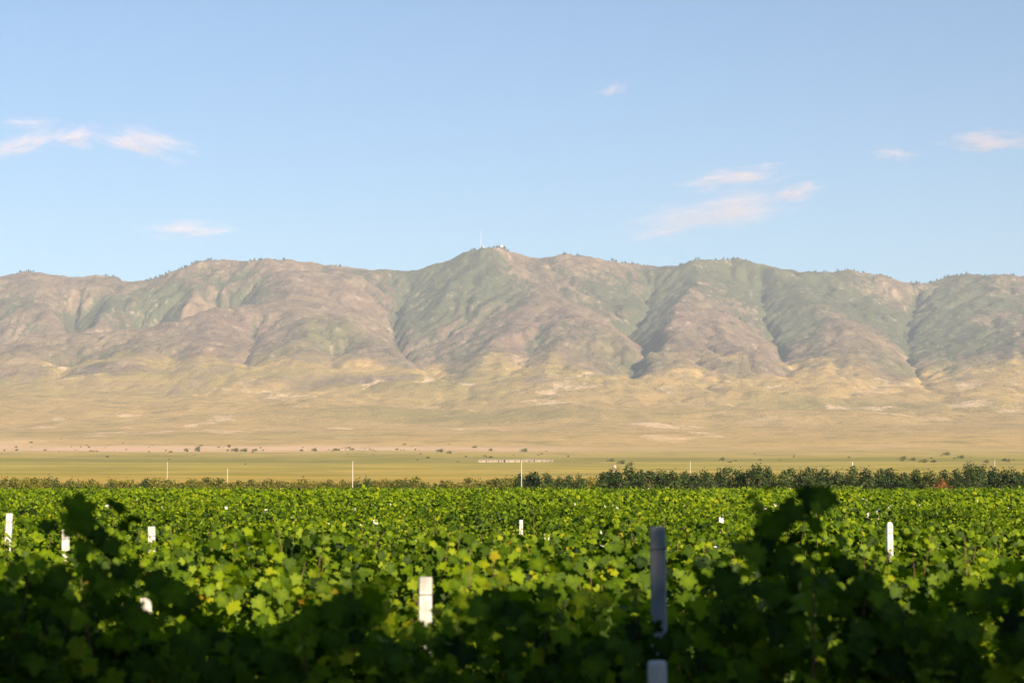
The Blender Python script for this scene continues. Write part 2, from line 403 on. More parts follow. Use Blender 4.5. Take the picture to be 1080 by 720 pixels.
def build_heights():
    dx = 12.0
    xs = np.arange(-3300, 3301, dx); ys = np.arange(4000, 8801, dx)
    nx, ny = len(xs), len(ys)
    X, Yg = np.meshgrid(xs, ys)
    Z = np.broadcast_to(fan(Yg), X.shape).copy()
    fixed = np.zeros(X.shape, bool); val = np.zeros(X.shape)
    # toe of the mountain: an uneven line
    toe = 4520 + 430 * fbm(xs / 700.0, xs * 0 + 3.3, 3, 11)
    fixed |= Yg < toe[None, :]
    val[:] = fan(Yg)
    back = Yg > 8300
    fixed |= back; val[back] = 300
    cnt = np.zeros(X.shape); acc = np.zeros(X.shape)
    drop = 0
    for ln in LINES:
        if ln == "valleys": drop = 1; continue
        P = [px(*p) for p in ln]
        if drop:
            dz = 70 if ln[0] in ((165, 328, 6500), (80, 322, 6700), (240, 318, 6550)) else 16
            for q in P: q.z -= dz * min(1, max(0, (q.y - 4900) / 700))
        for a, b in zip(P[:-1], P[1:]):
            n = max(2, int((b - a).xy.length / 7))
            for k in range(n + 1):
                p = a.lerp(b, k / n)
                i, j = int(round((p.y - ys[0]) / dx)), int(round((p.x - xs[0]) / dx))
                if 0 <= i < ny and 0 <= j < nx:
                    acc[i, j] += p.z; cnt[i, j] += 1
    on = cnt > 0
    val[on] = acc[on] / cnt[on]; fixed |= on
    # membrane through the ridges and valleys, coarse to fine
    def relax(Z, fixed, val, n):
        for _ in range(n):
            Zp = np.pad(Z, 1, mode='edge')
            Z = 0.25 * (Zp[:-2, 1:-1] + Zp[2:, 1:-1] + Zp[1:-1, :-2] + Zp[1:-1, 2:])
            Z[fixed] = val[fixed]
        return Z
    for st in (8, 4, 2, 1):
        if st > 1:
            h, w = (ny + st - 1) // st, (nx + st - 1) // st
            f2 = np.zeros((h, w)); v2 = np.zeros((h, w))
            ii, jj = np.nonzero(fixed)
            np.add.at(f2, (ii // st, jj // st), 1); np.add.at(v2, (ii // st, jj // st), val[ii, jj])
            fx = f2 > 0; v2[fx] /= f2[fx]
            Zc = Z[::st, ::st][:h, :w].copy() if st == 8 else np.kron(Zc, np.ones((2, 2)))[:h, :w]
            Zc = relax(Zc, fx, v2, 250 if st == 8 else 120)
        else:
            Z = relax(np.kron(Zc, np.ones((2, 2)))[:ny, :nx], fixed, val, 90)
    # roughen, then let water carve it
    mt = np.clip((Yg - toe[None, :]) / 500, 0, 1) * np.clip((8300 - Yg) / 600, 0, 1)
    Z = Z + mt * (22 * fbm(X / 420, Yg / 420, 5, 21) + 9 * fbm(X / 90, Yg / 90, 3, 31)) + (1 - mt) * 3 * fbm(X / 200, Yg / 200, 3, 5)
    idx = np.arange(nx * ny).reshape(ny, nx)
    offs = [(-1, 0), (1, 0), (0, -1), (0, 1), (-1, -1), (-1, 1), (1, -1), (1, 1)]
    erod = (0.15 + 0.85 * mt).ravel()
    for it in range(26):
        Zp = np.pad(Z, 1, mode='constant', constant_values=1e9)
        best = np.zeros(Z.shape); rec = idx.copy(); dist = np.full(Z.shape, dx)
        for a, b in offs:
            d = dx * math.hypot(a, b)
            nb = Zp[1 + a:1 + a + ny, 1 + b:1 + b + nx]
            s = (Z - nb) / d
            k = s > best
            best[k] = s[k]; rec[k] = idx[k] + a * nx + b; dist[k] = d
        h = Z.ravel(); r = rec.ravel()
        order = np.argsort(h)
        area = [dx * dx] * (nx * ny); rl = r.tolist(); ol = order.tolist()
        for i in reversed(ol):
            j = rl[i]
            if j != i: area[j] += area[i]
        f = (0.0042 * np.array(area) ** 0.4 / dist.ravel() * dx * erod).tolist()
        hl = h.tolist()
        for i in ol:
            j = rl[i]
            if j != i: hl[i] = (hl[i] + f[i] * hl[j]) / (1 + f[i])
        Z = np.array(hl).reshape(ny, nx)
        Zp = np.pad(Z, 1, mode='edge')
        Z += 0.012 * (Zp[:-2, 1:-1] + Zp[2:, 1:-1] + Zp[1:-1, :-2] + Zp[1:-1, 2:] - 4 * Z)
    # bring the crest back to its true height, smoothly along it
    uu = np.linspace(-0.40, 0.40, 401)
    want = np.interp(540 + uu * F, [p[0] for p in SKYLINE], [p[1] for p in SKYLINE])
    wanted = np.array([(px(540, w, 7000).z - CAM_H) / 7000 for w in want])
    have = np.zeros(401)
    for k, u in enumerate(uu):
        yy = ys[(ys > 5500)]; j = np.clip(np.round((u * yy - xs[0]) / dx).astype(int), 0, nx - 1)
        have[k] = ((Z[np.nonzero(ys > 5500)[0], j] - CAM_H) / yy).max()
    ratio = wanted / have
    ratio = np.convolve(np.pad(ratio, 3, mode='edge'), np.ones(7) / 7, 'valid')
    rr = np.interp(X / Yg, uu, ratio)
    k = np.clip((Yg - 5600) / 1100, 0, 1)
    Z *= 1 + (rr - 1) * k
    return xs, ys, Z, toe, dx
GX, GY, GZ, TOE, GDX = build_heights()

def bil(A, x, y):
    fx = np.clip((x - GX[0]) / GDX, 0, len(GX) - 1.001); fy = np.clip((y - GY[0]) / GDX, 0, len(GY) - 1.001)
    i, j = fy.astype(int), fx.astype(int); a, b = fy - i, fx - j
    return (A[i, j] * (1 - b) + A[i, j + 1] * b) * (1 - a) + (A[i + 1, j] * (1 - b) + A[i + 1, j + 1] * b) * a

def FANAMP(y): return np.interp(y, [2400, 3300, 4000, 4600], [6, 10, 18, 27])
def height(x, y):
    x, y = np.asarray(x, float), np.asarray(y, float)
    m = np.clip((y - np.interp(x, GX, TOE)) / 400, 0, 1)
    wx = x + 26 * fbm(x / 130, y / 130, 3, 51) * m; wy = y + 26 * fbm(x / 130 + 9, y / 130, 3, 55) * m
    w = np.clip((y - 4030) / 120, 0, 1)
    lo = fan(y) + np.clip((y - 350) / 1500, 0, 1) * (2.5 * fbm(x / 260, y / 260, 4, 5)) + np.clip((y - 2500) / 800, 0, 1) * FANAMP(y) * (fbm(x / 300, y / 600, 4, 8))
    hi = bil(GZ, wx, wy) + np.clip((y - 3900) / 300, 0, 1) * FANAMP(y) * fbm(x / 300, y / 600, 4, 8) * (1 - 0.8 * m)
    z = lo * (1 - w) + hi * w
    z = z - np.clip((y - 3500) / 700, 0, 1) * (1 - m) * 4.5 * np.clip(1 - 4 * np.abs(fbm(x / 150, y / 420, 3, 123)), 0, 1)     # dry gullies on the fan
    return z + m * (3.2 * fbm(x / 34, y / 50, 4, 61, 0.6) - 8 * np.abs(fbm(x / 80, y / 210, 3, 67)))

SCRUB_SHADE_AT = [(450, 330, 150, 420, .8), (470, 292, 150, 300, .8), (498, 300, 110, 300, .8), (540, 300, 130, 250, .55), (650, 322, 150, 300, .9), (632, 305, 120, 250, .6), (690, 298, 130, 200, .7),
 (760, 290, 120, 250, .7), (790, 315, 150, 350, .9), (805, 345, 130, 350, .8), (830, 360, 120, 300, .7), (870, 305, 150, 300, .6), (905, 325, 150, 300, .7), (945, 345, 150, 350, 1.0), (968, 355, 130, 350, .9),
 (1000, 330, 140, 300, .8), (1012, 362, 150, 300, 1.0), (1045, 318, 150, 250, .7), (60, 328, 170, 300, 1.0), (15, 315, 130, 250, .5), (130, 334, 190, 300, 1.1), (185, 328, 160, 250, 1.0), (240, 312, 150, 200, .45),
 (245, 345, 90, 200, .6), (330, 305, 110, 220, .45), (350, 345, 110, 250, .5), (410, 305, 130, 300, .5), (85, 350, 140, 200, .6), (180, 360, 120, 250, .4)]  # shrub patches; those on the left back slopes strengthened to paint shade
GREEN_AT = [(285, 378, 70, 200, .8), (365, 368, 110, 280, .7), (340, 355, 100, 250, .5), (430, 388, 90, 200, .5), (480, 394, 110, 250, .7), (530, 388, 120, 250, .6), (640, 370, 110, 300, .6), (690, 380, 60, 200, .7),
 (770, 385, 70, 200, .6), (870, 378, 100, 250, .7), (955, 390, 110, 300, .7), (1005, 388, 150, 250, .7), (120, 375, 90, 250, .6), (60, 378, 50, 200, .4), (500, 330, 100, 250, .3)]
RED_AT = [(540, 348, 140, 350, .9), (480, 350, 110, 300, .9), (470, 368, 90, 220, .9), (590, 335, 90, 250, .8), (690, 350, 110, 300, .9), (665, 345, 90, 250, .7), (250, 350, 90, 220, .6), (230, 318, 150, 200, .5),
 (255, 385, 90, 200, .5), (330, 385, 110, 180, .5), (100, 385, 110, 200, .45), (850, 330, 100, 250, .4), (900, 310, 130, 250, .4), (900, 385, 120, 220, .5), (750, 385, 130, 220, .5), (540, 278, 130, 200, .35), (1060, 370, 110, 250, .5)]
def build_terrain():
    u = np.linspace(-0.40, 0.40, 760)
    ya = np.geomspace(300, 2400, 110); yb = np.concatenate([np.linspace(2400, 4400, 130)[1:], np.linspace(4400, 7400, 330)[1:], np.linspace(7400, 8700, 30)[1:]])
    y = np.concatenate([ya, yb])
    U, Y = np.meshgrid(u, y); X = U * Y
    Z = height(X, Y)
    toe = np.interp(X.ravel(), GX, TOE).reshape(X.shape)
    # mountain mask, vegetation, bare rock
    sm = np.array(GZ)
    for _ in range(30):
        p = np.pad(sm, 1, mode='edge'); sm = 0.2 * (p[:-2, 1:-1] + p[2:, 1:-1] + p[1:-1, :-2] + p[1:-1, 2:] + sm)
    conc = bil(sm - GZ, X, Y)                       # + in gullies
    gx = bil(np.gradient(sm, GDX, axis=1), X, Y)    # + : slope faces left
    gy = bil(np.gradient(sm, GDX, axis=0), X, Y)
    slope = np.hypot(gx, gy)
    mount = np.maximum(np.clip((slope - 0.12) / 0.20, 0, 1), np.clip((Z - 265) / 110, 0, 1)) * np.clip((Y - 4200) / 300, 0, 1)
    def hit(x, y):
        D = np.linspace(4000, 7300, 700); p1 = px(x, y, 1.0) - Vector((0, 0, CAM_H))
        zz = height(p1.x * D, D); zr = CAM_H + p1.z * D
        k = np.nonzero(zz >= zr)[0]
        return (p1.x * D[k[0]], D[k[0]]) if len(k) else None
    WXv, WYv = X + 90 * fbm(X / 160, Y / 160, 4, 77), Y + 150 * fbm(X / 160 + 5, Y / 160, 4, 78)
    def blots(lst):
        t = np.zeros(X.shape)
        for x, y, rx, ry, a in lst:
            h = hit(x, y)
            if h is None: continue
            t = t + a * np.exp(-((WXv - h[0]) / rx) ** 2 - ((WYv - h[1]) / ry) ** 2)
        return t
    scrub_shade_cover = blots(SCRUB_SHADE_AT); green = np.clip(blots(GREEN_AT), 0, 1); redness = blots(RED_AT)
    big = fbm(X / 620, Y / 620, 4, 71)
    alt = np.clip((Z - 330) / 400, 0, 1)
    shrub = np.clip(0.12 + 0.40 * big + 0.50 * scrub_shade_cover + 0.75 * np.clip(gx, -0.35, 0.6) + 0.02 * conc + 0.42 * alt * (0.5 + np.clip(X / 1500, -0.6, 0.6)), 0, 1)
    rock = np.clip(0.05 + 0.7 * fbm(X / 480 + 7, Y / 480, 3, 81) + 0.9 * redness, 0, 1)
    wc = 2260 + 120 * fbm(X / 500, X * 0, 3, 91) - 0.10 * X
    wash = 2.2 * np.exp(-((Y - wc) / (200 + 110 * fbm(X / 300, Y / 300, 2, 95))) ** 2) * np.clip((150 - X) / 350, 0.12, 1)
    cols = len(u)
    def grid(r0, r1, name):
        V = np.stack([X[r0:r1], Y[r0:r1], Z[r0:r1]], -1).reshape(-1, 3)
        n = r1 - r0
        i = np.arange(n * cols).reshape(n, cols)
        Fq = np.stack([i[:-1, :-1], i[:-1, 1:], i[1:, 1:], i[1:, :-1]], -1).reshape(-1, 4)
        at = {k: a[r0:r1].ravel() for k, a in (("mount", mount), ("shrub", shrub), ("rock", rock), ("wash", wash), ("green", green))}
        o = link(name, np_mesh(name, V, Fq, [M_LAND], at, True))
        props(o, kind="structure")
    k = len(ya)
    grid(0, k, "plain"); grid(k - 1, len(y), "mountains")
    # ground of the vineyard and around the camera
    gy_ = np.array([-120, -60, -20, 0, 20, 60, 120, 210, 255, 300.0])
    gx_ = np.linspace(-130, 130, 41)
    A, B = np.meshgrid(gx_, gy_)
    A = A * np.where(B > 210, 120 / 130 , 120 / 130)
    C = fan(B)
    i = np.arange(A.size).reshape(A.shape)
    Fq = np.stack([i[:-1, :-1], i[:-1, 1:], i[1:, 1:], i[1:, :-1]], -1).reshape(-1, 4)
    o = link("ground", np_mesh("ground", np.stack([A, B, C], -1).reshape(-1, 3), Fq, [M_SOIL], None, True))
    props(o, kind="structure")
build_terrain()

# ---------------------------------------------------------------- leaves
def leaf_template():
    half = [(0.0, -0.02), (0.10, -0.22), (0.22, -0.20), (0.30, -0.30), (0.40, -0.15), (0.52, -0.10), (0.46, 0.05), (0.41, 0.10), (0.50, 0.17), (0.66, 0.20), (0.60, 0.33), (0.64, 0.46), (0.48, 0.46),
            (0.38, 0.52), (0.31, 0.50), (0.32, 0.62), (0.20, 0.70), (0.16, 0.86), (0.07, 0.84), (0.0, 1.0)]
    out = half + [(-x, y) for x, y in half[-2:0:-1]]
    v = [(0, 0.16, -0.03)] + [(x, y, -0.30 * (x * x + 0.6 * (y - 0.2) ** 2) + 0.10 * abs(x) + (0.02 if i % 2 else -0.02)) for i, (x, y) in enumerate(out)]
    n = len(out)
    f = [(0, 1 + i, 1 + (i + 1) % n) for i in range(n)]
    return np.array(v), np.array(f)
LEAF_V, LEAF_F = leaf_template()
SIMPLE_V = np.array([(0, -0.1, 0), (0.5, 0.25, -0.1), (0.32, 0.62, -0.06), (0, 0.85, -0.05), (-0.32, 0.62, -0.06), (-0.5, 0.25, -0.1), (0, 0.3, 0.05)])
SIMPLE_F = np.array([(6, 0, 1), (6, 1, 2), (6, 2, 3), (6, 3, 4), (6, 4, 5), (6, 5, 0)])
QUAD_V = np.array([(0, -0.1, 0.06), (0.5, 0.35, -0.06), (0, 0.9, 0.02), (-0.5, 0.35, -0.06)])
QUAD_F = np.array([(0, 1, 2), (0, 2, 3)])

def scatter_leaves(name, pos, nrm, tip, size, tone, material, tmpl):
    TV, TF = tmpl
    nrm = nrm / np.linalg.norm(nrm, axis=1)[:, None]
    if material is M_LEAF:        # leaves turn towards the light
        nrm = nrm + 0.45 * np.array(TO_SUN)
        nrm = nrm / np.linalg.norm(nrm, axis=1)[:, None]
    tip = tip - (tip * nrm).sum(1)[:, None] * nrm
    tip /= np.linalg.norm(tip, axis=1)[:, None] + 1e-9
    side = np.cross(tip, nrm)
    s = size[:, None, None]
    curl = np.random.default_rng(len(pos)).normal(0.9, 0.9, len(pos))[:, None, None]
    V = pos[:, None, :] + s * (TV[None, :, 0, None] * side[:, None, :] + TV[None, :, 1, None] * tip[:, None, :] + TV[None, :, 2, None] * curl * nrm[:, None, :])
    n, k = len(pos), len(TV)
    Fc = (TF[None] + (np.arange(n) * k)[:, None, None]).reshape(-1, 3)
    return np_mesh(name, V.reshape(-1, 3), Fc, [material], {"tone": (tone[:, None] + (np.where(np.arange(k) == 0, 0.10, -0.03) if k > 5 else 0.0) * np.ones(k)).ravel()}, k > 12)

TALL = 0.08      # share of shoots that stick out above the rest
def vine_parts(seed, tmpl, dens=1.0, low=True, top=lambda x: 1.9, tall=TALL):
    """Trunk, shoots and leaves of one trained vine along the x axis, about 1.2 m of row."""
    rg = np.random.default_rng(seed)
    tr, sh = MB(), MB()
    lean = rg.normal(0, 0.05, 2)
    tr.tube([(0, 0, -0.03), (lean[0] * 0.6, lean[1] * 0.6, 0.3), (lean[0], lean[1], 0.62), (lean[0] * 0.8, lean[1], 0.78)], [0.035, 0.028, 0.026, 0.024], 7)
    for sg in (-1, 1):
        tr.tube([(lean[0] * 0.8, lean[1], 0.77), (sg * 0.22, rg.normal(0, .02), 0.82), (sg * 0.56, rg.normal(0, .02), 0.80)], [0.022, 0.018, 0.012], 6)
    pos, nrm, tip, size, tone = [], [], [], [], []
    ns = int(13 * dens)
    for k in range(ns):
        x0 = -0.58 + 1.16 * (k + rg.uniform(0.2, 0.8)) / ns
        H = top(x0) - 0.8 + rg.uniform(-0.16, 0.08) + (rg.uniform(0.1, 0.3) if rg.random() < tall else 0)
        H = max(H, 0.4)
        out = rg.normal(0, 0.2); along = rg.normal(0, 0.13); droop = rg.uniform(0.0, 0.22)
        pts = []
        for t in np.linspace(0, 1, 7):
            pts.append((x0 + along * t ** 1.3, out * t ** 1.2, 0.8 + H * t - droop * t ** 4 * H))
        sh.tube(pts, list(np.linspace(0.006, 0.0022, 7)), 4, False)
        P = np.array(pts); nl = int(36 * H)
        for q in range(nl):
            t = (q + 0.5) / nl
            p = np.array([np.interp(t, np.linspace(0, 1, 7), P[:, c]) for c in range(3)])
            ang = rg.uniform(0, 2 * math.pi)
            o = np.array([0.75 * math.cos(ang), math.sin(ang), 0.1])
            pet = rg.uniform(0.05, 0.15) * (1 - 0.5 * t)
            pp = p + o * pet
            sd = np.sign(o[1]) if abs(o[1]) > 0.1 else rg.choice([-1, 1])
            nn = np.array([0.35 * o[0] + rg.normal(0, .5), 0.75 * sd + rg.normal(0, .5), 0.5 + 0.35 * t + rg.normal(0, .4)])
            tt = np.array([0.5 * o[0] + rg.normal(0, .4), 0.4 * o[1], -0.75 + 0.6 * t + rg.normal(0, .3)])
            pos.append(pp); nrm.append(nn); tip.append(tt)
            size.append(rg.uniform(0.046, 0.096) * (1.0 - 0.55 * max(0, t - 0.6) / 0.4))
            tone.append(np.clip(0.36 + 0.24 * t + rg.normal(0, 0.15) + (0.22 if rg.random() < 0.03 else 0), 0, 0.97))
    # leaves of side shoots filling both faces of the row
    nf = int(560 * dens)
    for q in range(nf):
        xf = rg.uniform(-0.62, 0.62); z = 0.72 + (top(xf) - 0.78) * rg.uniform(0, 1) ** 0.8; sd = rg.choice([-1, 1])
        pos.append(np.array([xf, sd * abs(rg.normal(0.18, 0.1)), z]))
        nrm.append(np.array([rg.normal(0, .4), sd * 0.9, rg.uniform(0, 0.9)])); tip.append(np.array([rg.normal(0, .5), sd * .3, -0.8]))
        size.append(rg.uniform(0.045, 0.092)); tone.append(np.clip(0.36 + rg.normal(0, 0.15) + (0.22 if rg.random() < 0.03 else 0), 0, 0.97))
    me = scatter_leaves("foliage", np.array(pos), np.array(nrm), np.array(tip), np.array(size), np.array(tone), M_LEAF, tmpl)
    return tr.mesh("trunk", [M_BARK], True), sh.mesh("shoots", [M_SHOOT], True), me

FULL, SIMPLE, QUAD = (LEAF_V, LEAF_F), (SIMPLE_V, SIMPLE_F), (QUAD_V, QUAD_F)
ROW0, ROWS = 6.8, 2.4
END = 160.0
# posts that show plainly in the photograph: px of the top, depth, px row where foliage hides them again, kind
SHOWN_POSTS = [
 (699, 555, 9.2, 628, "tall concrete post with shade painted as grey, right of centre"),
 (446, 608, 11.6, 650, "short wide white post left of centre at the edge of the shaded rows"),
 (938, 553, 23.6, 584, "slim white post with rounded top standing alone on the right"),
 (703, 697, 6.4, 760, "pale post end at the bottom edge directly below the tall grey post"),
 (163, 555, 21.2, 567, "white post stub showing above leaves right of the tall shaded vine"),
 (72, 558, 21.2, 575, "white post peeping out beside the dark leaves of the tall shaded vine"),
 (10, 541, 23.6, 561, "slightly leaning white post at the left edge of the vineyard"),
 (157, 630, 14.0, 650, "white post half hidden low among dark leaves under the tall shaded vine"),
 (549, 548, 38.0, 560, "small white post near the middle of the sunlit rows"),
]
NEAR_TOP = [(-100, 600), (0, 585), (22, 575), (36, 545), (48, 512), (56, 520), (72, 560), (88, 508), (100, 499), (116, 512), (140, 535), (152, 572), (172, 574), (190, 560), (212, 625), (250, 655), (300, 645), (335, 612), (385, 592), (425, 645), (470, 656), (500, 600),
            (560, 604), (600, 655), (640, 650), (672, 612), (720, 606), (745, 590), (775, 560), (800, 545), (818, 512), (832, 499), (866, 496), (880, 520), (892, 562), (920, 612), (960, 622), (1010, 600), (1050, 575), (1180, 580)]
def top_of_row(x, d):
    """Height of the canopy top at this place."""
    p = 540 + x / d * F
    if d < 8:
        y = np.interp(p, [a for a, _ in NEAR_TOP], [b for _, b in NEAR_TOP])
        for q in SHOWN_POSTS:
            if q[0] in (10, 72, 163, 446, 699) and abs(p - q[0]) < (15 if q[0] == 72 else 42): y = max(y, q[3] + 6)
        return CAM_H - (y - HOR) * d / F
    v = float(fbm(np.array([x / 0.75]), np.array([d * 0.77]), 3, 19)[0])
    z = 1.95 + 0.30 * v - 0.22 * min(1, max(0, (d - 25) / 110))
    for a, b, D, low, _ in SHOWN_POSTS:
        if d <= D + 0.1 and abs(p - a) < 17 + (150 / d if d < 12 else 70 / d):
            z = min(z, CAM_H - (low - HOR) * d / F + 0.03)
    return z

VINE_GROUP = "grape vines in the vineyard rows"
NEAR_LABELS = {}
def place_vines():
    mid_kinds = [vine_parts(200 + i, SIMPLE)[2] for i in range(9)]
    rg = np.random.default_rng(5)
    count = 0; r = 0; far = []
    kinds_used = set()
    while True:
        d = ROW0 + ROWS * r
        if d > END: break
        half = 0.262 * d + 1.2
        step = 1.15
        x0 = -half + rg.uniform(0, step)
        xs = np.arange(x0, half + step * 0.5, step)
        if r == 0: xs = [-2.3, -1.40, -0.35, 0.70, 1.62]
        for x in xs:
            x = x + rg.normal(0, 0.06)
            z = top_of_row(x, d)
            if count < 300:
                if d < 26:
                    tr, sh, fo = vine_parts(1000 + count, FULL if d < 17 else SIMPLE, 1.45 if r == 0 else 1.05, True, lambda q: top_of_row(x + q, d), 0 if r == 0 else TALL)
                    o = empty("grape_vine", (x, d + rg.normal(0, 0.05), 0))
                    link("trunk", tr, o); link("shoots", sh, o); link("foliage", fo, o)
                else:
                    o = link("grape_vine", mid_kinds[int(rg.integers(0, len(mid_kinds)))], None, (x, d + rg.normal(0, 0.05), 0))
                    o.rotation_euler = (0, 0, rg.choice([0, math.pi]) + rg.normal(0, 0.08))
                    o.scale = (rg.uniform(0.98, 1.12), rg.uniform(0.9, 1.2), z / 1.93)
                props(o, None, "grape vine", VINE_GROUP)
                o["label"] = vine_label(x, d, r)
                count += 1
            else:
                far.append((x, d, z))
        r += 1
    # the far rows, past counting: one mass of leaves
    P, Nn, T, S, To = [], [], [], [], []
    rg = np.random.default_rng(9)
    far = np.array(far)
    n = 135
    base = np.repeat(far, n, axis=0); m = len(base)
    patch = fbm(base[:, 0] / 7, base[:, 1] / 7, 3, 17)
    hh = base[:, 2] + 0.30 * fbm(base[:, 0] / 0.9, base[:, 1] / 2, 3, 41) + rg.normal(0, 0.06, m)
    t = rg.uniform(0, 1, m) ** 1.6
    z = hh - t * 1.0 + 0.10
    sd = rg.choice([-1, 1], m)
    pos = np.stack([base[:, 0] + rg.uniform(-0.62, 0.62, m), base[:, 1] + sd * np.abs(rg.normal(0.12 + 0.16 * t, 0.1)), z], 1)
    nr = np.stack([rg.normal(0, .45, m), 0.75 * sd + rg.normal(0, .3, m), 0.95 - 0.5 * t + rg.normal(0, .3, m)], 1)
    tp = np.stack([rg.normal(0, .6, m), sd * .5, -0.5 + rg.normal(0, .4, m)], 1)
    sz = rg.uniform(0.07, 0.155, m)
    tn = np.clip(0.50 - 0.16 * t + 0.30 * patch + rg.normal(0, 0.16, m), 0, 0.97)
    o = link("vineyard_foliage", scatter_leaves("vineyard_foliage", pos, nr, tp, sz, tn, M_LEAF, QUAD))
    props(o, "unbroken mass of sunlit vine leaves in the far rows of the vineyard", "vines", None, "stuff")
    print("vines", count, "far", len(far))

def vine_label(x, d, r):
    p = 540 + x / d * F
    if r == 0:
        if p < 0: return "shaded dark grape vine at the lower left corner"
        if p < 250: return "tall dark shaded grape vine on the left whose top reaches the horizon"
        if p < 600: return "dark shaded grape vine at the bottom centre in front of the short white post"
        if p < 900: return "dark shaded grape vine right of the tall grey post, its shoot reaching the tree row"
        return "low black shaded grape vine at the lower right corner"
    if d < 20.5: return "half shaded grape vine with large leaves in the second to sixth rows"
    return "small sunlit grape vine among the bright rows in the middle of the vineyard"
place_vines()

# ---------------------------------------------------------------- posts
def post_mesh(h, w, holes=True, rounded=False):
    m = MB()
    b = w * 0.10
    a = w / 2
    ring = [(-a + b, -a), (a - b, -a), (a, -a + b), (a, a - b), (a - b, a), (-a + b, a), (-a, a - b), (-a, -a + b)]
    lv = [(-0.1, 1.0), (h * 0.5, 0.985), (h - 0.012, 0.97), (h, 0.86)]
    if rounded: lv = lv[:-1] + [(h + 0.012, 0.85), (h + 0.03, 0.5)]
    v, f = [], []
    for z, s in lv: v += [(x * s, y * s, z) for x, y in ring]
    for i in range(len(lv) - 1):
        for k in range(8):
            f.append((i * 8 + k, i * 8 + (k + 1) % 8, (i + 1) * 8 + (k + 1) % 8, (i + 1) * 8 + k))
    f.append(tuple(range((len(lv) - 1) * 8, len(lv) * 8))); f.append(tuple(range(8))[::-1])
    m.add(v, f)
    return m
POST_GROUP = "concrete trellis posts in the vineyard"
def tie_wire_mesh(h, w):
    m = MB(); a = w / 2 + 0.003
    for z in (h - 0.10,):
        m.tube([(-a, -a, z), (a, -a, z + 0.004), (a, a, z), (-a, a, z - 0.004), (-a, -a, z)], 0.002, 4, False)
    return m.mesh("tie_wire", [M_DARK])
def place_posts():
    taken = []
    for i, (x, y, d, low, lab) in enumerate(SHOWN_POSTS):
        dd = d - 0.34
        t = px(x, y, dd)
        w = 0.055 if d < 7 else 0.072
        o = link("trellis_post", post_mesh(t.z, w, True, "rounded" in lab).mesh("trellis_post", [M_SHADEPOST if i == 0 else M_POST]))
        o.location = (t.x, dd, 0)
        o.rotation_euler = (0, {6: R(2.2), 0: R(-0.6), 1: R(0.5)}.get(i, R(random.uniform(-1, 1))), R(random.uniform(-6, 6)))
        if i == 6: o.location.x -= t.z * math.sin(R(2.2))
        props(o, lab, "post", POST_GROUP)
        link("tie_wire", tie_wire_mesh(t.z, w), o)
        taken.append((t.x, d))
    meshes = [post_mesh(h, 0.075).mesh("trellis_post", [M_POST]) for h in (1.74, 1.84, 2.00, 2.08)]
    rg = np.random.default_rng(12)
    n = 0
    rows = int((END - ROW0) / ROWS)
    for r in range(4, rows + 1):
        d = ROW0 + ROWS * r
        last = r >= rows - 2
        step = 2.2 if last else (6.5 if d < 80 else 11)
        half = 0.262 * d
        for x in np.arange(-half + rg.uniform(0, step), half, step):
            if any(abs(x - a) < 2 and abs(d - b) < 8 for a, b in taken): continue
            if n >= 285: break
            o = link("trellis_post", meshes[int(rg.integers(2, 4)) if last else int(rg.choice([0, 1], p=[.5, .5]))])
            if last: x += rg.normal(0, 0.8); o.scale = (0.8, 0.8, rg.uniform(0.86, 1.0))
            o.location = (x, d - 0.15, 0)
            o.rotation_euler = (R(rg.normal(0, 1.2)), R(rg.normal(0, 1.2)), rg.uniform(-.1, .1))
            if last: lab = "white post top in the line along the far end of the vineyard"
            elif d < 45: lab = "white post top just clearing the leaves in the nearer sunlit rows"
            else: lab = "tiny white post top among the distant sunlit rows"
            props(o, lab, "post", POST_GROUP)
            n += 1
    print("posts", n)
place_posts()

# ---------------------------------------------------------------- trees and shrubs beyond the vines
def crown_mesh(seed, H, W, base, material, n=900, lsize=0.16, conical=0.0, lobes=9):
    rg = np.random.default_rng(seed)
    P, Nn, Tn = [], [], []
    for k in range(lobes):
        t = (k + 0.5) / lobes
        zc = base + (H - base) * (0.12 + 0.76 * t)
        wr = W * 0.5 * ((1 - conical) * math.sin(math.pi * (0.22 + 0.66 * t)) + conical * (1.05 - t))
        a = k * 2.4 + rg.uniform(0, 1)
        c = np.array([math.cos(a) * wr * 0.55, math.sin(a) * wr * 0.55, zc])
        rad = np.array([max(0.16 * W, wr * 0.62)] * 2 + [(H - base) * 0.17]) * rg.uniform(0.8, 1.2)
        m = n // lobes
        v = rg.normal(size=(m, 3)); v /= np.linalg.norm(v, axis=1)[:, None]
        rr = rg.uniform(0.55, 1.08, m)[:, None] * (1 + 0.25 * perlin(v[:, 0] * 2 + k, v[:, 2] * 2 + seed)[:, None])
        P.append(c + v * rad * rr); Nn.append(v + rg.normal(0, .45, (m, 3)) + np.array([0, 0, .3]))
        Tn.append(np.clip(0.5 + 0.12 * rg.normal() + rg.normal(0, 0.15, m), 0, 1))
    # stray twigs at the outline
    P, Nn, Tn = np.concatenate(P), np.concatenate(Nn), np.concatenate(Tn)
    k = rg.random(len(P)) < 0.06
    P[k] += Nn[k] * lsize * 1.2
    P[:, 2] = np.maximum(P[:, 2], base * 0.5)
    return scatter_leaves("crown", P, Nn, rg.normal(size=P.shape), rg.uniform(0.6, 1.35, len(P)) * lsize, Tn, material, QUAD)

